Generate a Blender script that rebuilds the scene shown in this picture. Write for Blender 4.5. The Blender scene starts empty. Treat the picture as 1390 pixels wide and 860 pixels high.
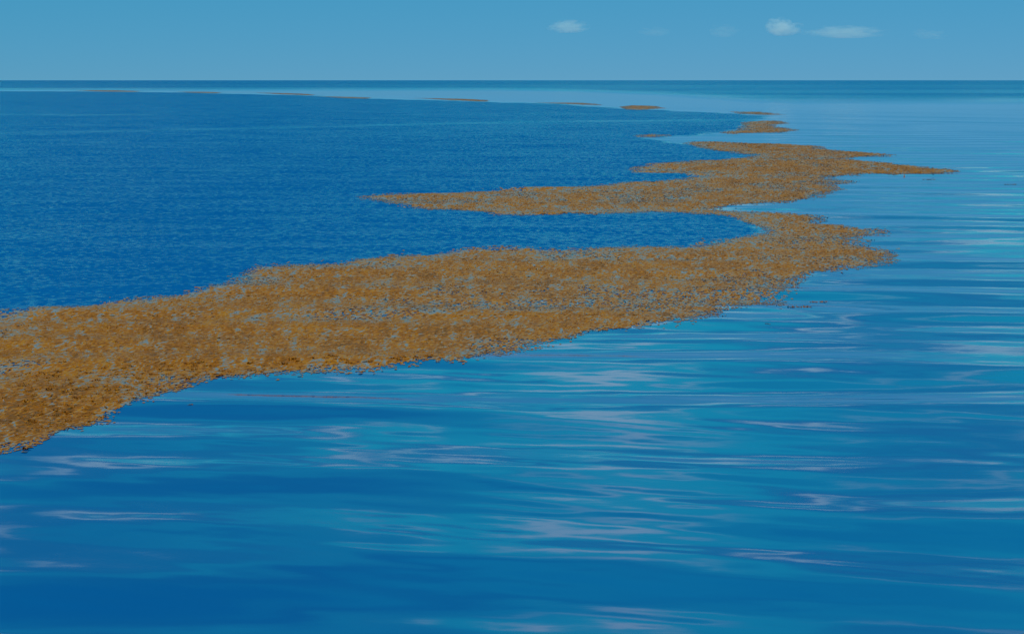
import bpy, math
import numpy as np

sc = bpy.context.scene
col = sc.collection
R = math.radians

# ------------------------------------------------------------------ camera
CAM_H = 6.0
cam_d = bpy.data.cameras.new('camera')
cam_d.lens = 50.0
cam_d.sensor_width = 36.0
cam_d.clip_end = 90000.0
cam = bpy.data.objects.new('camera', cam_d)
col.objects.link(cam)
cam.location = (0, 0, CAM_H)
cam.rotation_euler = (math.pi / 2 - math.atan(321 / 1930.56), 0, 0)
sc.camera = cam

# ------------------------------------------------------------------ light
SUN_ELEV, SUN_AZ = R(48), R(205)          # azimuth measured clockwise from +Y: behind the boat, to the left
world = bpy.data.worlds.new('World')
sc.world = world
world.use_nodes = True
wn, wl = world.node_tree.nodes, world.node_tree.links
wn.clear()


def node(nodes, typ, **kw):
    n = nodes.new(typ)
    for k, v in kw.items():
        setattr(n, k, v)
    return n


def math_n(nodes, links, op, a, b=None, c=None, clamp=False):
    n = nodes.new('ShaderNodeMath')
    n.operation = op
    n.use_clamp = clamp
    for i, v in enumerate((a, b, c)):
        if v is None:
            continue
        if isinstance(v, (int, float)):
            n.inputs[i].default_value = v
        else:
            links.new(v, n.inputs[i])
    return n.outputs[0]


def smooth_n(nodes, links, v, lo, hi):
    n = nodes.new('ShaderNodeMapRange')
    n.interpolation_type = 'SMOOTHSTEP'
    links.new(v, n.inputs['Value'])
    n.inputs['From Min'].default_value = lo
    n.inputs['From Max'].default_value = hi
    return n.outputs[0]


out = node(wn, 'ShaderNodeOutputWorld')
bg = node(wn, 'ShaderNodeBackground')
sky = node(wn, 'ShaderNodeTexSky', sky_type='NISHITA', sun_disc=False)
sky.sun_elevation = SUN_ELEV
sky.sun_rotation = SUN_AZ
sky.air_density = 0.6
sky.dust_density = 0.0
sky.ozone_density = 6.0
# a humid, even sky: flatter from horizon to zenith than clean air
ssep = node(wn, 'ShaderNodeSeparateColor')
wl.new(sky.outputs[0], ssep.inputs[0])
gam = node(wn, 'ShaderNodeCombineColor')
for ch, (g_, k_) in enumerate(((0.75, 0.25), (0.20, 2.22), (0.30, 2.80))):
    wl.new(math_n(wn, wl, 'MULTIPLY', math_n(wn, wl, 'POWER', ssep.outputs[ch], g_), k_), gam.inputs[ch])
# fair-weather cumulus scattered evenly over the whole sky; they thin out into the blue towards the horizon
tc = node(wn, 'ShaderNodeTexCoord')
sep = node(wn, 'ShaderNodeSeparateXYZ')
wl.new(tc.outputs['Generated'], sep.inputs[0])
zc = math_n(wn, wl, 'MAXIMUM', sep.outputs[2], 0.03)
comb = node(wn, 'ShaderNodeCombineXYZ')
wl.new(math_n(wn, wl, 'DIVIDE', sep.outputs[0], zc), comb.inputs[0])
wl.new(math_n(wn, wl, 'DIVIDE', sep.outputs[1], zc), comb.inputs[1])
cn = node(wn, 'ShaderNodeTexNoise')
cn.inputs['Scale'].default_value = 1.25
cn.inputs['Detail'].default_value = 3.0
cn.inputs['Roughness'].default_value = 0.55
coff = node(wn, 'ShaderNodeVectorMath', operation='MULTIPLY_ADD')
wl.new(comb.outputs[0], coff.inputs[0])
coff.inputs[1].default_value = (0.9, 1.0, 1.0)          # clouds shaped and shifted for their streaks on the water
coff.inputs[2].default_value = (1.84, 21.7, 0)
wl.new(coff.outputs[0], cn.inputs['Vector'])
cover = smooth_n(wn, wl, math_n(wn, wl, 'MULTIPLY_ADD', sep.outputs[2], -0.24, cn.outputs[0]), 0.515, 0.625)
cover = math_n(wn, wl, 'MULTIPLY', cover, smooth_n(wn, wl, sep.outputs[2], 0.07, 0.17))
# and a soft teal cloud veil, added above the view to lift water reflections
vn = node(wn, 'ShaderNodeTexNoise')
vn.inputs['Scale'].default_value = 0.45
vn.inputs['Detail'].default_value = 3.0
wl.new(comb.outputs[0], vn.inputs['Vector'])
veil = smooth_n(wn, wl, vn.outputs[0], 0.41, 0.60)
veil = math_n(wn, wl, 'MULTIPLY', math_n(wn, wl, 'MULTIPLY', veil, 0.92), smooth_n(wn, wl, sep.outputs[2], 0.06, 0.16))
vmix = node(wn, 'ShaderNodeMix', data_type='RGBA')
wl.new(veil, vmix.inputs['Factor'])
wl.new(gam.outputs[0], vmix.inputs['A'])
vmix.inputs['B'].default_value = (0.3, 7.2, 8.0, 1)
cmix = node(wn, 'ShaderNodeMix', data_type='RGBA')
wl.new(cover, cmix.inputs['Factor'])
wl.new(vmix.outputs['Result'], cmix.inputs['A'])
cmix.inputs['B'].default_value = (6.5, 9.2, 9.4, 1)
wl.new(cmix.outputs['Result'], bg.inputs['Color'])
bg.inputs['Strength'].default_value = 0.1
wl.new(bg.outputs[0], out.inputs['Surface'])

sun_d = bpy.data.lights.new('sun', 'SUN')
sun_d.energy = 3.6
sun_d.angle = R(0.53)
sun_d.color = (1.0, 0.95, 0.87)
sun = bpy.data.objects.new('sun', sun_d)
col.objects.link(sun)
sun.rotation_euler = (math.pi / 2 - SUN_ELEV, 0, math.pi - SUN_AZ)

sc.view_settings.view_transform = 'Standard'
sc.view_settings.look = 'None'
sc.view_settings.gamma = 1.0
sc.view_settings.use_curve_mapping = False
sc.view_settings.exposure = 0.0
sc.cycles.volume_bounces = 6
sc.cycles.max_bounces = 10

# Outlines on the water plane, in metres (x to the right, y away from the boat)
MAIN = [(-9.34, 17.01), (-8.86, 20.8), (-8.61, 21.94), (-8.35, 22.53), (-8.2, 22.95), (-7.92, 23.25), (-7.86, 23.7), (-7.61, 23.96),
    (-7.48, 24.33), (-7.23, 24.71), (-7.25, 25.34), (-7.07, 25.81), (-6.96, 26.24), (-6.79, 26.69), (-6.54, 27.14), (-6.15, 27.41),
    (-5.99, 28.18), (-5.51, 28.47), (-4.8, 28.91), (-3.89, 29.37), (-2.92, 29.37), (-2.73, 29.52), (-2.23, 29.8), (-1.38, 29.96),
    (-0.83, 30.16), (-0.64, 30.41), (-0.23, 30.83), (0.12, 31.17), (0.73, 32.07), (1.19, 32.72), (1.56, 32.92), (1.77, 33.61),
    (2.34, 33.96), (3.22, 34.37), (4.13, 34.96), (4.83, 35.52), (5.19, 35.97), (5.52, 35.97), (5.29, 36.67), (5.85, 37.15),
    (5.85, 37.65), (6.84, 37.9), (7.44, 38.68), (7.27, 39.08), (7.84, 40.05), (8.58, 41.82), (9.2, 43.59), (9.43, 44.44),
    (10.11, 45.14), (10.82, 45.87), (11.2, 46.05), (12.02, 46.24), (12.56, 46.81), (13.24, 47.89), (13.02, 48.29), (13.14, 49.02),
    (13.77, 50.53), (13.28, 50.98), (13.8, 51.53), (13.22, 52.14), (12.96, 52.86), (13.71, 53.86), (13.24, 54.37), (14.38, 55.96),
    (15.34, 56.62), (14.96, 57.79), (14.24, 58.82), (13.72, 59.89), (12.98, 60.2), (13.09, 61.32), (13.96, 63), (13.41, 63.94),
    (12.82, 64.51), (11.52, 65.88), (10.34, 66.44), (9.28, 67.26), (11.16, 69.02), (13.11, 70.28), (14.28, 71.59), (15.33, 72.71),
    (16.59, 75.31), (17.8, 77.83), (18.74, 79.98), (18.59, 81.67), (18.77, 84.03), (20.39, 84.64), (21.04, 85.89), (19.82, 87.18),
    (19.48, 88.71), (20.65, 90.85), (21.97, 91.28), (22.98, 92.29), (24.12, 92.29), (25.47, 92), (27.16, 92.73), (28.91, 93.78),
    (30.26, 95), (29.85, 98.53), (28.63, 101.62), (27.9, 104.81), (26.87, 107.22), (25.81, 110.25), (28.56, 114.01), (31.44, 116.86),
    (30.16, 120.47), (28.44, 123.78), (27.6, 125.91), (28.62, 133.81), (26.82, 135.35), (24.6, 138.55), (23.33, 139.04),
    (20.83, 141.56), (18.03, 142.42), (16.32, 139.04), (16.72, 132), (17.2, 123.65), (18.55, 119.24), (19.91, 116.16),
    (18.26, 112.8), (15.6, 109.63), (13.78, 108.61), (11.31, 106.63), (9.9, 103.7), (8.08, 98.45), (7.95, 94.46), (8.87, 92.88),
    (10.82, 92.73), (11.53, 90.71), (10.27, 87.97), (8.23, 86.02), (6.32, 84.33), (3.14, 81.49), (-0.56, 79.81), (-3.56, 77.32),
    (-6.45, 75.5), (-8.11, 74.63), (-6.84, 71.36), (-5.38, 68.21), (-3.96, 67.02), (-2.21, 66.71), (-0.87, 64.41), (0.38, 63.91),
    (1.62, 63.73), (3.34, 64.41), (4.17, 64.23), (5.56, 64.95), (6.66, 65.69), (7.62, 64.95), (8.87, 64.23), (9.68, 63),
    (9.89, 59.86), (9.99, 57.44), (9.08, 55.23), (8.06, 54.16), (7.24, 52.67), (6.63, 51.72), (4.98, 51.72), (3.91, 51.72),
    (1.97, 51.07), (-1.46, 50.98), (-2.64, 50.09), (-4.32, 49.02), (-5.85, 47.29), (-7.13, 46.81), (-8.38, 46.24), (-8.5, 45.23),
    (-8.52, 43.59), (-8.49, 41.82), (-9.04, 40.98), (-9.54, 39.77), (-10.25, 39.12), (-11.36, 39.01), (-11.65, 38.09),
    (-12.59, 37.56), (-12.92, 36.91), (-13.39, 36.71), (-14.74, 35.29), (-17.84, 33.41)]
ISLET = [(23.99, 166.66), (27.37, 174.05), (31.11, 194.14), (32.79, 206.02), (37.16, 215.43), (40.14, 215.43), (39.54, 204.24),
    (35.69, 195.76), (34.5, 185), (35.16, 175.88), (31.71, 168.09), (27.69, 165.25), (24.66, 162.07)]
SLIVER = [(13.13, 156.67), (15.35, 161.4), (17.52, 160.74), (17.46, 156.46), (14.43, 151.61)]
FAR_PATCH = [(24.03, 327.83), (29.52, 349.11), (34.29, 336.21), (33.13, 312.25), (26.22, 292.19), (23.81, 299.6)]
THIN_PATCH = [(42.65, 279.09), (48.6, 277.12), (48.53, 252.27), (44.46, 251.2), (40.77, 260.62)]
WISP = [(5, 390.57), (18.88, 388.01), (22.67, 359.72), (21.65, 349.11), (14.17, 368.68)]
FAR_1 = [(-34.21, 494.98), (-13.07, 463.99), (-7.16, 436.63), (-7.29, 406.66), (-19.15, 439.88)]
FAR_2 = [(-74.62, 550.09), (-57.36, 521.09), (-49.48, 503.39), (-46.7, 467.65), (-61.33, 499.15)]
FAR_3 = [(-126.72, 707.55), (-99.68, 660.31), (-83.71, 612.59), (-78.95, 571.29), (-100.84, 625.51)]
FAR_4 = [(-177.4, 762.05), (-155.86, 742.98), (-144.73, 716.09), (-136.77, 671.52), (-154.92, 699.21)]
FAR_5 = [(-262.25, 861.58), (-232.43, 849.26), (-207.54, 803.3), (-195.94, 752.39), (-226.09, 782.13)]
RUFFLED = [(-646.76, 792.57), (-281.82, 792.57), (-220.29, 762.05), (-150.29, 691.07), (-87.96, 582.51), (-47.44, 475.15), (-7.29, 406.66),
    (12.35, 370.99), (22.91, 308.19), (30.56, 290.76), (41.22, 263.53), (42.82, 241.93), (34.76, 211.57), (29.94, 185),
    (25.27, 166.66), (19.06, 157.72), (15.01, 149.68), (16.36, 138.23), (18.11, 132.75), (19.75, 121.72), (20.65, 116.16),
    (17.85, 110.25), (13.36, 105.28), (10.14, 100.74), (9.3, 97.38), (12.49, 91.28), (10.88, 85.89), (4.34, 79.98), (-2.14, 75.31),
    (-6.23, 72.94), (-4.86, 69.44), (-1.96, 68.61), (0.17, 65.5), (6.43, 67.02), (10.14, 64.05), (10.49, 57.64), (8.55, 53.86),
    (6.45, 50.53), (-1.42, 49.44), (-6.98, 45.32), (-8.12, 43.75), (-8.31, 40.19), (-11.64, 37.28), (-13.09, 35.86), (-17.34, 32.44),
    (-28.04, 27.96)]


rng = np.random.default_rng(11)


# ------------------------------------------------------------------ numeric helpers
def smoothstep(lo, hi, v):
    t = np.clip((v - lo) / (hi - lo), 0, 1)
    return t * t * (3 - 2 * t)


def _hash(ix, iy, seed):
    h = (ix.astype(np.int64) * 374761393 + iy.astype(np.int64) * 668265263 + seed * 1274126177) & 0xffffffff
    h = ((h ^ (h >> 13)) * 1274126177) & 0xffffffff
    return ((h ^ (h >> 16)) & 0xffff) / 65535.0


def vnoise(x, y, seed):
    ix, iy = np.floor(x), np.floor(y)
    fx, fy = x - ix, y - iy
    fx, fy = fx * fx * (3 - 2 * fx), fy * fy * (3 - 2 * fy)
    a, b = _hash(ix, iy, seed), _hash(ix + 1, iy, seed)
    c, d = _hash(ix, iy + 1, seed), _hash(ix + 1, iy + 1, seed)
    return (a * (1 - fx) + b * fx) * (1 - fy) + (c * (1 - fx) + d * fx) * fy


def fbm(x, y, seed, octaves=4):
    s, w, t = 0.0, 1.0, 0.0
    for k in range(octaves):
        s = s + w * vnoise(x * 2 ** k + 17.3 * k, y * 2 ** k - 9.1 * k, seed + k)
        t += w
        w *= 0.55
    return s / t


def inside(poly, x, y):
    p = np.array(poly)
    res = np.zeros(len(x), bool)
    for (x0, y0), (x1, y1) in zip(p, np.roll(p, -1, 0)):
        if y0 == y1:
            continue
        c = (y0 > y) != (y1 > y)
        res ^= c & (x < (x1 - x0) * (y - y0) / (y1 - y0) + x0)
    return res


def edge_dist(poly, x, y, closed=True):
    p = np.array(poly)
    d = np.full(len(x), 1e18)
    q = np.roll(p, -1, 0)
    n = len(p) if closed else len(p) - 1
    for i in range(n):
        x0, y0 = p[i]
        ex, ey = q[i] - p[i]
        l2 = max(ex * ex + ey * ey, 1e-9)
        t = np.clip(((x - x0) * ex + (y - y0) * ey) / l2, 0, 1)
        d = np.minimum(d, (x - x0 - t * ex) ** 2 + (y - y0 - t * ey) ** 2)
    return np.sqrt(d)


# ------------------------------------------------------------------ the sea surface
def wave_set(n, l0, l1, mean_deg, spread_deg, slope_rms):
    lam = np.exp(rng.uniform(math.log(l0), math.log(l1), n))
    k = 2 * math.pi / lam
    a = np.radians(mean_deg + rng.normal(0, spread_deg, n))
    amp = slope_rms / k * math.sqrt(2.0 / n)
    return np.stack([k * np.sin(a), k * np.cos(a), amp, rng.uniform(0, 6.283, n), lam], 1)


SWELL = wave_set(20, 2.0, 6.0, 7, 9, 0.046)
CHOP = wave_set(30, 0.7, 1.6, 9, 8, 0.009)
RIPPLE = wave_set(34, 0.30, 0.65, 14, 8, 0.011)
WIND = wave_set(30, 0.4, 1.4, -14, 24, 0.05)


def spacing(r):
    return np.where(r < 320, 0.004 * r, 0.02 * r)


def sea_height(x, y, ruffled):
    r = np.hypot(x, y)
    dr = spacing(r)
    z = np.zeros(len(x))
    patch = smoothstep(0.42, 0.68, fbm(x * 0.10, y * 0.22, 5, 3))
    patch2 = 0.35 + 1.1 * fbm(x * 0.07, y * 0.16, 41, 3)
    for comps, w in ((SWELL, 1.0), (CHOP, patch2 * (1 - 0.5 * ruffled)), (RIPPLE, patch * (1 - ruffled)), (WIND, ruffled)):
        for kx, ky, amp, ph, lam in comps:
            fade = np.clip((lam / dr - 2.5) / 3.0, 0, 1)
            if fade.max() <= 0:
                continue
            z += amp * w * fade * np.sin(kx * x + ky * y + ph)
    return z * (1 - 0.9 * smoothstep(300, 900, r)) * (1 - 0.45 * (1 - ruffled) * smoothstep(30, 75, r))


def ruffled_at(x, y):
    """0 where the sea is glassy, 1 where the breeze ruffles it (beyond the weed line)."""
    r = np.hypot(x, y)
    u, v = x / np.maximum(r, 1) * 60, np.log(np.maximum(r, 1)) * 60
    wx = x + (fbm(u * 0.5, v, 61, 4) - 0.5) * 0.03 * r
    wy = y + (fbm(u * 0.5, v, 71, 4) - 0.5) * 0.035 * r
    d = edge_dist(RUFFLED, wx, wy)
    ins = inside(RUFFLED, wx, wy)
    soft = 0.006 * r + 0.1
    w = np.where(ins, smoothstep(0, 1, d / soft), 0.0)
    w *= 0.78 + 0.44 * fbm(x * 0.035, y * 0.05, 3, 3)
    for line, half in ((SLICK_A, 5.0), (SLICK_B, 5.0)):
        ds = edge_dist(line, x, y, closed=False)
        w *= 1 - 0.45 * np.exp(-(ds / half) ** 2)
    # open sea far out: the breeze again, in long streaks, past a glassy belt behind the weed line
    az = x / np.maximum(y, 1)
    start = 880 - 480 * smoothstep(-0.02, 0.20, az)
    belt = smoothstep(0.85, 1.5, y / start)
    streak = smoothstep(0.38, 0.62, fbm(x * 0.0016, y * 0.009, 9, 3))
    w = np.maximum(w, np.where(ins, 0, belt * (0.5 + 0.45 * np.maximum(streak, smoothstep(900, 2500, y)))))
    return np.clip(w, 0, 1.2)


SLICK_A = [(-79.6, 155.6), (-58.7, 164.3), (-32.3, 182.1), (0.5, 209.7), (34.3, 219.4)]
SLICK_B = [(-126.1, 247.0), (-91.9, 257.8), (-80.4, 255.0), (-69.2, 252.3)]


def mesh_obj(name, verts, faces_idx, loop_tot, material=None, parent=None, smooth=True):
    me = bpy.data.meshes.new(name)
    nv, nf = len(verts), len(loop_tot)
    me.vertices.add(nv)
    me.vertices.foreach_set('co', np.ascontiguousarray(verts, np.float32).ravel())
    me.loops.add(len(faces_idx))
    me.loops.foreach_set('vertex_index', np.ascontiguousarray(faces_idx, np.int32))
    me.polygons.add(nf)
    st = np.concatenate([[0], np.cumsum(loop_tot)[:-1]]).astype(np.int32)
    me.polygons.foreach_set('loop_start', st)
    me.update(calc_edges=True)
    if smooth:
        me.polygons.foreach_set('use_smooth', np.ones(nf, bool))
    o = bpy.data.objects.new(name, me)
    col.objects.link(o)
    if material:
        me.materials.append(material)
    if parent:
        o.parent = parent
    return o


def new_mat(name):
    m = bpy.data.materials.new(name)
    m.use_nodes = True
    n, l = m.node_tree.nodes, m.node_tree.links
    n.clear()
    o = n.new('ShaderNodeOutputMaterial')
    return m, n, l, o


def water_material():
    m, n, l, o = new_mat('sea_water')
    p = n.new('ShaderNodeBsdfPrincipled')
    l.new(p.outputs[0], o.inputs['Surface'])
    p.inputs['Base Color'].default_value = (0.0002, 0.062, 0.212, 1)
    p.inputs['IOR'].default_value = 1.40
    p.inputs['Specular IOR Level'].default_value = 0.5
    at = node(n, 'ShaderNodeAttribute', attribute_name='ruffled')
    ruff = at.outputs['Fac']
    geo = n.new('ShaderNodeNewGeometry')

    def slopes(scale, stretch, detail, rough):
        mp = n.new('ShaderNodeMapping')
        l.new(geo.outputs['Position'], mp.inputs['Vector'])
        mp.inputs['Scale'].default_value = (scale / stretch, scale, 0)
        mp.inputs['Rotation'].default_value = (0, 0, R(-9))
        t = n.new('ShaderNodeTexNoise')
        t.inputs['Scale'].default_value = 1.0
        t.inputs['Detail'].default_value = detail
        t.inputs['Roughness'].default_value = rough
        l.new(mp.outputs[0], t.inputs['Vector'])
        s = node(n, 'ShaderNodeVectorMath', operation='SUBTRACT')
        l.new(t.outputs['Color'], s.inputs[0])
        s.inputs[1].default_value = (0.5, 0.5, 0.5)
        f = node(n, 'ShaderNodeVectorMath', operation='MULTIPLY')
        l.new(s.outputs[0], f.inputs[0])
        f.inputs[1].default_value = (0.6, 1.0, 0.0)
        return f.outputs[0]

    def scaled(v, k):
        s = node(n, 'ShaderNodeVectorMath', operation='SCALE')
        l.new(v, s.inputs[0])
        if isinstance(k, float):
            s.inputs['Scale'].default_value = k
        else:
            l.new(k, s.inputs['Scale'])
        return s.outputs[0]

    def add(a, b):
        s = node(n, 'ShaderNodeVectorMath', operation='ADD')
        l.new(a, s.inputs[0])
        l.new(b, s.inputs[1])
        return s.outputs[0]

    wind = scaled(slopes(6.5, 1.6, 3.0, 0.65), math_n(n, l, 'MULTIPLY', ruff, 2.8))
    gust = scaled(slopes(0.35, 2.0, 3.0, 0.5), math_n(n, l, 'MULTIPLY', ruff, 0.45))
    glass = scaled(slopes(4.0, 3.5, 3.0, 0.55), 0.04)
    lean = node(n, 'ShaderNodeCombineXYZ')                # normals tilted towards -Y to dim reflection, as hidden wavelet backs would
    l.new(math_n(n, l, 'MULTIPLY', ruff, -0.28), lean.inputs[1])
    v = add(add(add(geo.outputs['Normal'], wind), add(glass, gust)), lean.outputs[0])
    nn = node(n, 'ShaderNodeVectorMath', operation='NORMALIZE')
    l.new(v, nn.inputs[0])
    l.new(nn.outputs[0], p.inputs['Normal'])
    l.new(math_n(n, l, 'MULTIPLY_ADD', ruff, 0.12, 0.06), p.inputs['Roughness'])
    return m


def build_sea():
    r1 = 9.0 * 1.004 ** np.arange(0, 896)                 # 9 m .. 320 m
    r2 = r1[-1] * 1.02 ** np.arange(1, 262)               # on to the horizon
    rr = np.concatenate([[0.5, 4.0], r1, r2])
    a_in = np.radians(np.linspace(-29, 29, 430))
    a_out = np.radians(np.linspace(29, 331, 50))[1:-1]
    aa = np.concatenate([a_in, a_out])
    nr, na = len(rr), len(aa)
    rg, ag = np.meshgrid(rr, aa, indexing='ij')
    x, y = (rg * np.sin(ag)).ravel(), (rg * np.cos(ag)).ravel()
    ru = ruffled_at(x, y)
    z = sea_height(x, y, np.clip(ru, 0, 1))
    z[np.abs(ag.ravel()) > R(31)] *= 0.2
    i, j = np.meshgrid(np.arange(nr - 1), np.arange(na), indexing='ij')
    j2 = (j + 1) % na
    q = np.stack([i * na + j, (i) * na + j2, (i + 1) * na + j2, (i + 1) * na + j], -1)[..., ::-1].reshape(-1, 4)
    o = mesh_obj('sea', np.stack([x, y, z], 1), q.ravel(), np.full(len(q), 4), water_material())
    at = o.data.attributes.new('ruffled', 'FLOAT', 'POINT')
    at.data.foreach_set('value', ru.astype(np.float32))
    o['kind'] = 'structure'
    return o


sea = build_sea()


# ------------------------------------------------------------------ floating brown seaweed
def weed_material():
    m, n, l, o = new_mat('floating_weed')
    p = n.new('ShaderNodeBsdfPrincipled')
    l.new(p.outputs[0], o.inputs['Surface'])
    at = node(n, 'ShaderNodeAttribute', attribute_name='tone')
    rp = n.new('ShaderNodeValToRGB')
    e = rp.color_ramp.elements
    e[0].position, e[0].color = 0.0, (0.07, 0.030, 0.006, 1)
    e[1].position, e[1].color = 1.0, (0.165, 0.18, 0.215, 1)  # grey end: foam and bleached weed, plus sky glint painted as colour
    for pos, c in ((0.25, (0.16, 0.048, 0.002, 1)), (0.55, (0.255, 0.071, 0.001, 1)), (0.82, (0.33, 0.118, 0.003, 1)), (0.88, (0.14, 0.115, 0.10, 1))):
        k = e.new(pos)
        k.color = c
    geo = n.new('ShaderNodeNewGeometry')
    t = n.new('ShaderNodeTexNoise')
    t.inputs['Scale'].default_value = 40.0
    l.new(geo.outputs['Position'], t.inputs['Vector'])
    v = math_n(n, l, 'ADD', at.outputs['Fac'], math_n(n, l, 'MULTIPLY_ADD', t.outputs[0], 0.3, -0.15))
    l.new(v, rp.inputs[0])
    l.new(rp.outputs[0], p.inputs['Base Color'])
    p.inputs['Roughness'].default_value = 0.5
    p.inputs['Specular IOR Level'].default_value = 0.12
    p.inputs['IOR'].default_value = 1.4
    return m


WEED = weed_material()


def leaves(cx, cy, cz, size, rise, tone, k, gen):
    """k bent, pointed fronds for each clump centre; returns vertices, loops, loop totals and a tone per vertex."""
    n = len(cx)
    N = n * k
    rep = lambda a: np.repeat(a, k)
    az = gen.uniform(0, 2 * math.pi, N)
    ln = rep(size) * gen.uniform(0.55, 1.15, N)
    wd = rep(size) * gen.uniform(0.10, 0.22, N)
    up = rep(rise) * gen.uniform(0.15, 1.0, N)
    droop = gen.uniform(-0.4, 0.9, N)
    ox, oy = rep(size) * gen.normal(0, 0.30, N), rep(size) * gen.normal(0, 0.30, N)
    dx, dy = np.cos(az), np.sin(az)
    bx, by, bz = rep(cx) + ox, rep(cy) + oy, rep(cz) - 0.012
    roll = gen.uniform(-0.7, 0.7, N)
    px, py, pz = -dy * np.cos(roll), dx * np.cos(roll), np.sin(roll)
    mx, my, mz = bx + dx * ln * 0.5, by + dy * ln * 0.5, bz + up + 0.012
    tx, ty, tz = bx + dx * ln, by + dy * ln, mz + up * droop * 0.6
    V = np.empty((N, 5, 3))
    for j, (qx, qy, qz, s) in enumerate(((bx, by, bz, -0.5), (bx, by, bz, 0.5), (mx, my, mz, 1.0), (mx, my, mz, -1.0))):
        V[:, j, 0], V[:, j, 1], V[:, j, 2] = qx + px * wd * s, qy + py * wd * s, qz + pz * wd * s
    V[:, 4, 0], V[:, 4, 1], V[:, 4, 2] = tx, ty, tz
    b = np.arange(N)[:, None] * 5
    F = (b + np.array([[0, 1, 2, 3, 3, 2, 4]])).ravel()
    T = np.tile([4, 3], N)
    tn = np.repeat(np.clip(rep(tone) + gen.normal(0, 0.09, N), 0, 1), 5)
    return V.reshape(-1, 3), F, T, tn


def weed_mesh(name, parts, parent=None):
    V, F, T, C, off = [], [], [], [], 0
    for v, f, t, c in parts:
        V.append(v); F.append(f + off); T.append(t); C.append(c)
        off += len(v)
    o = mesh_obj(name, np.concatenate(V), np.concatenate(F), np.concatenate(T), WEED, parent)
    at = o.data.attributes.new('tone', 'FLOAT', 'POINT')
    at.data.foreach_set('value', np.concatenate(C).astype(np.float32))
    return o


def lod(x, y):
    return np.clip((np.hypot(x, y) / 34.0) ** 0.62, 0.8, 6.0)


def scatter(poly, per_m2, seed, edge_soft, thin=0.0):
    """Clump positions inside a raft outline: thinner along its margins and where the weed has parted."""
    gen = np.random.default_rng(seed)
    p = np.array(poly)
    (x0, y0), (x1, y1) = p.min(0), p.max(0)
    X, Y = [], []
    ys = [y0]
    while ys[-1] < y1:
        ys.append(ys[-1] * 1.06 + 0.5)
    for a, b in zip(ys[:-1], ys[1:]):                      # strips, so that the far weed is built coarser
        s = float(lod(0, np.array([(a + b) / 2]))[0])
        n = int(per_m2 / s ** 2 * (b - a) * (x1 - x0))
        X.append(gen.uniform(x0, x1, n)); Y.append(gen.uniform(a, b, n))
    x, y = np.concatenate(X), np.concatenate(Y)
    s = lod(x, y)
    # ragged outline: the point is tested after a small random drift
    wx = (fbm(x / s * 1.3, y / s * 0.6, seed + 1, 4) - 0.5) * 0.6 * s * edge_soft
    wy = (fbm(x / s * 1.3, y / s * 0.6, seed + 7, 4) - 0.5) * 1.3 * s * edge_soft
    keep = inside(poly, x + wx, y + wy)
    x, y, s = x[keep], y[keep], s[keep]
    dens = density(poly, x, y, s, seed, edge_soft, thin)
    keep = gen.random(len(x)) < dens
    return x[keep], y[keep], s[keep], dens[keep], gen


def carpet(poly, step, seed, edge_soft, thin):
    """The matted weed of a raft as a fine, uneven sheet with ragged edges and holes where the weed has parted."""
    gen = np.random.default_rng(seed + 5)
    p = np.array(poly)
    (x0, y0), (x1, y1) = p.min(0), p.max(0)
    out, a = [], y0
    while a < y1:                                          # strips, coarser with distance
        st = step * float(lod(0.0, np.array([a]))[0])
        b = min(a * 1.10, y1 + 4 * st)
        if b - a < 2 * st:
            break
        ny, nx = max(int((b - a) / (st * 1.5)), 2), max(int((x1 - x0) / st), 2)
        gy, gx = np.meshgrid(np.linspace(a, b, ny + 1), np.linspace(x0, x1, nx + 1), indexing='ij')
        jx = gx + gen.normal(0, 0.22 * st, gx.shape)
        jy = gy + gen.normal(0, 0.30 * st, gx.shape)
        x, y = jx.ravel(), jy.ravel()
        s = lod(x, y)
        wx = (fbm(x / s * 1.3, y / s * 0.6, seed + 1, 4) - 0.5) * 0.6 * s * edge_soft + gen.normal(0, 0.14, len(x)) * s
        wy = (fbm(x / s * 1.3, y / s * 0.6, seed + 7, 4) - 0.5) * 1.3 * s * edge_soft + gen.normal(0, 0.40, len(x)) * s
        ins = inside(poly, x + wx, y + wy)
        idx = np.arange(len(x)).reshape(gx.shape)
        q = np.stack([idx[:-1, :-1], idx[:-1, 1:], idx[1:, 1:], idx[1:, :-1]], -1).reshape(-1, 4)
        q = q[ins[q].sum(1) >= 3]
        if len(q):
            used, inv = np.unique(q, return_inverse=True)
            out.append((x[used], y[used], s[used], inv.reshape(-1, 4)))
        a = b - 0.6 * st
    X, Y, S, Q, off = [], [], [], [], 0
    for x, y, s, q in out:
        X.append(x); Y.append(y); S.append(s); Q.append(q + off)
        off += len(x)
    x, y, s, q = np.concatenate(X), np.concatenate(Y), np.concatenate(S), np.concatenate(Q)
    dens = density(poly, x, y, s, seed, edge_soft, thin)
    hole = gen.random(len(q)) > np.clip(dens[q].mean(1) * 1.6, 0.3, 1)
    q = q[~hole]
    z = sea_height(x, y, np.clip(ruffled_at(x, y), 0, 1)) + 0.006 + np.abs(gen.normal(0, 0.011, len(x))) * np.minimum(s, 2.0) * smoothstep(0.2, 0.9, dens)
    return x, y, z, s, dens, q, gen


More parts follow.
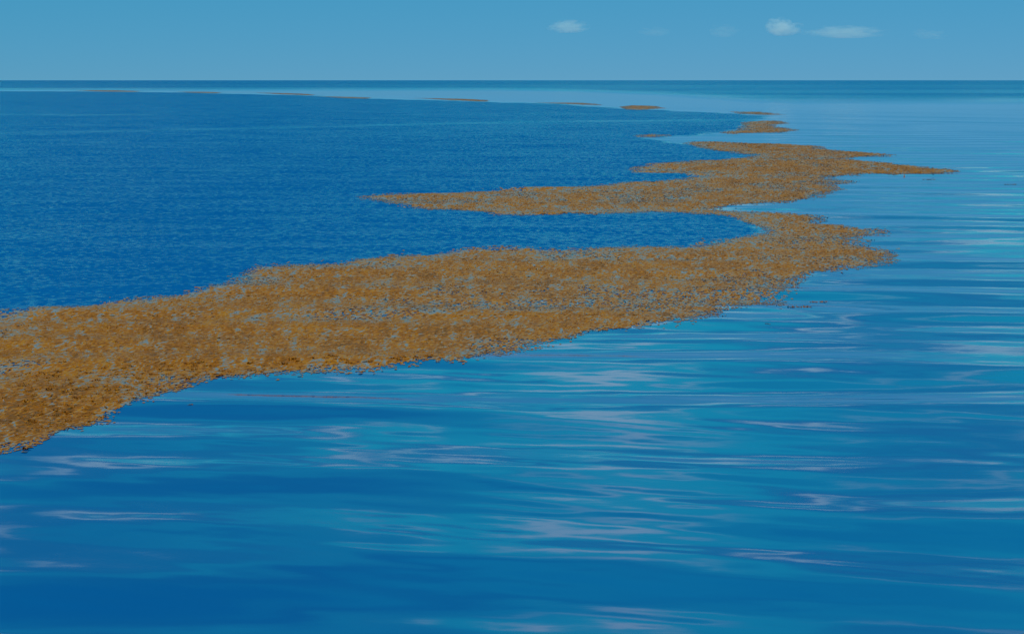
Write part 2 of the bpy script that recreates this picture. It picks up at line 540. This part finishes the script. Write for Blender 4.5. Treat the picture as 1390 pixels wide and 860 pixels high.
def tones(x, y, s, dens, seed, gen):
    """Weed colour along the ramp: browns and golds in drifts; grey foam, bleached weed and painted-in sky glint where it is thin or to windward."""
    hue = 0.5 * fbm(x * 0.8, y * 0.5, seed + 50, 4) + 0.5 * fbm(x / s * 3.0, y / s * 1.8, seed + 57, 3)
    tone = np.clip(0.50 + 0.8 * (hue - 0.5) + gen.normal(0, 0.20, len(x)), 0.05, 0.82)
    windward = np.exp(-edge_dist(RUFFLED, x, y) / (0.55 * s + 0.5))
    grey = gen.random(len(x)) < np.clip(0.11 + 0.62 * (1 - dens) + 0.40 * windward + 0.42 * smoothstep(0.48, 0.70, fbm(x / s * 5.0, y / s * 3.0, seed + 90, 3)), 0, 0.8)
    tone[grey] = gen.uniform(0.86, 1.0, grey.sum())
    return tone


def density(poly, x, y, s, seed, edge_soft, thin):
    d = edge_dist(poly, x, y)
    rim = smoothstep(0, 1, d / (0.8 * s * edge_soft))
    parted = fbm(x * 0.55, y * 0.28, seed + 20, 4)
    streak = fbm(x * 0.16, y * 0.50, seed + 30, 4)
    dens = 0.34 + 0.66 * rim
    dens *= 0.50 + 0.50 * smoothstep(0.38, 0.58, 0.5 * parted + 0.5 * streak)
    return dens * (1 - thin)


def raft(poly, per_m2, seed, label, category='seaweed raft', group=None, edge_soft=1.0, thin=0.0, singles=0):
    x, y, s, dens, gen = scatter(poly, per_m2, seed, edge_soft, thin)
    z = sea_height(x, y, np.clip(ruffled_at(x, y), 0, 1))
    size = 0.041 * s * np.exp(gen.normal(0, 0.28, len(x)))
    rise = 0.018 * np.minimum(s, 2.2) * np.exp(gen.normal(0, 0.3, len(x)))
    tone = tones(x, y, s, dens, seed, gen)
    base = poly[int(np.argmin([q[1] for q in poly]))]
    root = bpy.data.objects.new('seaweed_raft', None)
    col.objects.link(root)
    root.empty_display_size = 0.5
    root.location = (base[0], base[1], 0)
    root['label'], root['category'] = label, category
    if group:
        root['group'] = group
    rest = np.ones(len(x), bool)
    if singles:
        vis = (np.abs(x) < 0.355 * y) & (dens > 0.5)
        order = np.argsort(np.where(vis, np.hypot(x, y), 1e9))[:singles * 12:12]
        rest[order] = False
        variants = []
        for v in range(6):
            g2 = np.random.default_rng(900 + v)
            one = np.array([0.0])
            part = leaves(one, one, one, one + 0.08, one + 0.03, one + (0.35 + 0.08 * v), 14, g2)
            o = weed_mesh('weed_clump', [part], root)
            variants.append(o)
        for q, i in enumerate(order):
            o = variants[q % 6]
            if q >= 6:
                o = o.copy()
                col.objects.link(o)
                o.parent = root
            o.location = (x[i] - base[0], y[i] - base[1], z[i])
            o.rotation_euler = (0, 0, gen.uniform(0, 6.283))
            sc_ = gen.uniform(0.75, 1.25)
            o.scale = (sc_, sc_, sc_)
    b = rest
    part = leaves(x[b] - base[0], y[b] - base[1], z[b], size[b], rise[b], tone[b], 3, gen)
    cx, cy, cz, cs, cd, cq, cg = carpet(poly, 0.052, seed, edge_soft, thin)
    bed = (np.stack([cx - base[0], cy - base[1], cz], 1), cq.ravel(), np.full(len(cq), 4), tones(cx, cy, cs, cd, seed, cg))
    weed_mesh('weed_carpet', [bed], root)
    m = weed_mesh('weed_fronds', [part], root)
    m['kind'] = 'stuff'
    return root


FAR = 'rafts strung along the far weed line'
raft(MAIN, 170, 100, 'huge winding orange-brown seaweed raft stretching from the left edge into the distance', singles=300)
raft(ISLET, 124, 200, 'brown seaweed raft with two pointed right ends just beyond the huge winding raft')
raft(SLIVER, 124, 300, 'thin short seaweed sliver left of the raft with two pointed ends', thin=0.25)
raft(THIN_PATCH, 80, 400, 'sparse greyish seaweed streak right behind the raft with two pointed ends', thin=0.45)
raft(FAR_PATCH, 124, 500, 'short brown seaweed patch, rightmost and boldest of the far weed line', group=FAR)
raft(WISP, 100, 600, 'faint thin seaweed wisp on the far weed line, next left of its boldest patch', group=FAR, thin=0.3)
raft(FAR_1, 124, 700, 'narrow tan seaweed strip on the far weed line, third from the right', group=FAR, thin=0.3)
raft(FAR_2, 124, 800, 'thin seaweed strip on the far weed line, fourth from the right', group=FAR, thin=0.3)
raft(FAR_3, 124, 900, 'thin seaweed strip on the far weed line, third from the left', group=FAR, thin=0.3)
raft(FAR_4, 124, 1000, 'thin seaweed strip on the far weed line, second from the left', group=FAR, thin=0.3)
raft(FAR_5, 124, 1100, 'thinnest seaweed strip nearest the horizon, leftmost of the far weed line', group=FAR, thin=0.3)

SPRIGS = [
    (8.36, 38.95, 0.10, 0, 'small dark seaweed scrap floating off the big raft, left one of a close pair'),
    (8.63, 38.95, 0.12, 0, 'small dark seaweed scrap floating off the big raft, right one of a close pair'),
    (7.70, 37.65, 0.16, 0.5, 'long thin dark seaweed strand floating just below a close pair of scraps'),
    (29.1, 83.1, 0.15, 0.8, 'dark seaweed strand floating alone near the right edge of the picture'),
    (25.5, 87.2, 0.15, 0.8, 'dim seaweed strand floating just under the longest pointed tip of the big raft'),
    (-5.99, 25.9, 0.05, 0, 'tiny dark seaweed scrap on open water below the left part of the big raft'),
    (6.38, 34.96, 0.06, 0, 'tiny dark seaweed scrap on pale water beneath the thin strand'),
]
for k, (x, y, size, stretch, label) in enumerate(SPRIGS):
    g = np.random.default_rng(3000 + k)
    n = 4 + int(stretch * 8)
    px = np.linspace(-1, 1, n) * size * (0.6 + 2.0 * stretch)
    py = g.normal(0, size * 0.25, n)
    zz = float(sea_height(np.array([x]), np.array([y]), np.array([0.0]))[0])
    part = leaves(px, py, np.zeros(n), np.full(n, size * 0.65), np.full(n, 0.012 + size * 0.05), np.full(n, 0.3), 6, g)
    o = weed_mesh('seaweed_scrap', [part])
    o.location = (x, y, zz)
    o['label'], o['category'], o['group'] = label, 'seaweed', 'loose scraps of floating seaweed'


# ------------------------------------------------------------------ small clouds low over the horizon
def cloud_material(dens, seed):
    m, n, l, o = new_mat('cloud_vapour')
    v = n.new('ShaderNodeVolumePrincipled')
    l.new(v.outputs[0], o.inputs['Volume'])
    v.inputs['Color'].default_value = (0.97, 0.97, 0.97, 1)
    v.inputs['Anisotropy'].default_value = 0.2
    tc = n.new('ShaderNodeTexCoord')
    ln = node(n, 'ShaderNodeVectorMath', operation='LENGTH')
    mp = n.new('ShaderNodeMapping')
    mp.inputs['Location'].default_value = (0, 0, -0.1)
    l.new(tc.outputs['Object'], mp.inputs['Vector'])
    l.new(mp.outputs[0], ln.inputs[0])
    t = n.new('ShaderNodeTexNoise')
    t.noise_dimensions = '4D'
    t.inputs['W'].default_value = seed * 3.7
    t.inputs['Scale'].default_value = 3.2
    t.inputs['Detail'].default_value = 4
    l.new(tc.outputs['Object'], t.inputs['Vector'])
    a = math_n(n, l, 'SUBTRACT', math_n(n, l, 'MULTIPLY_ADD', t.outputs[0], 2.1, -0.2), ln.outputs['Value'])
    a = smooth_n(n, l, a, 0.0, 0.6)
    l.new(math_n(n, l, 'MULTIPLY', a, dens), v.inputs['Density'])
    return m


def cloud(px, py, wpx, hpx, dens, seed, label):
    import bmesh
    D = 12000.0
    deg = lambda p: p / 1930.56
    x, z = D * deg(px - 695), CAM_H + D * deg(109 - py)
    bm = bmesh.new()
    bmesh.ops.create_icosphere(bm, subdivisions=4, radius=1.0)
    g = np.random.default_rng(seed)
    lumps = [(g.uniform(-0.6, 0.6), g.uniform(-0.4, 0.4), g.uniform(-0.1, 0.5), g.uniform(0.35, 0.6)) for _ in range(7)]
    from mathutils import Vector
    for v in bm.verts:
        d = v.co.normalized()
        r = 0.55
        for lx, ly, lz, lr in lumps:
            c = Vector((lx, ly, lz))
            b = d.dot(c)
            q = b * b - c.length_squared + lr * lr
            if q > 0:
                r = max(r, b + math.sqrt(q))
        p = d * min(r, 1.0)
        p.z = max(p.z, -0.42)
        v.co = p
    me = bpy.data.meshes.new('cloud')
    bm.to_mesh(me)
    bm.free()
    me.materials.append(cloud_material(dens, seed))
    o = bpy.data.objects.new('cloud', me)
    col.objects.link(o)
    w, h = D * deg(wpx) / 2, D * deg(hpx) / 2
    o.location = (x, D, z)
    o.scale = (w, w * 0.7, h * 1.25)
    o['label'], o['category'], o['group'] = label, 'cloud', 'small clouds low over the horizon'


cloud(770, 41, 70, 22, 0.0055, 1, 'small isolated white cloud, leftmost of the clear ones over the horizon')
cloud(1056, 43, 66, 30, 0.008, 2, 'brightest puffy white cloud, heading the row at the upper right')
cloud(1140, 48, 130, 22, 0.003, 3, 'long low hazy cloud trailing right of the brightest puffy one')
cloud(975, 47, 60, 22, 0.0016, 4, 'faint hazy cloud just left of the brightest puffy one')
cloud(886, 47, 60, 16, 0.0012, 5, 'barely visible cloud between the isolated white one and a faint hazy one')
cloud(1250, 50, 60, 18, 0.0014, 6, 'faint small cloud at the right end of the row')
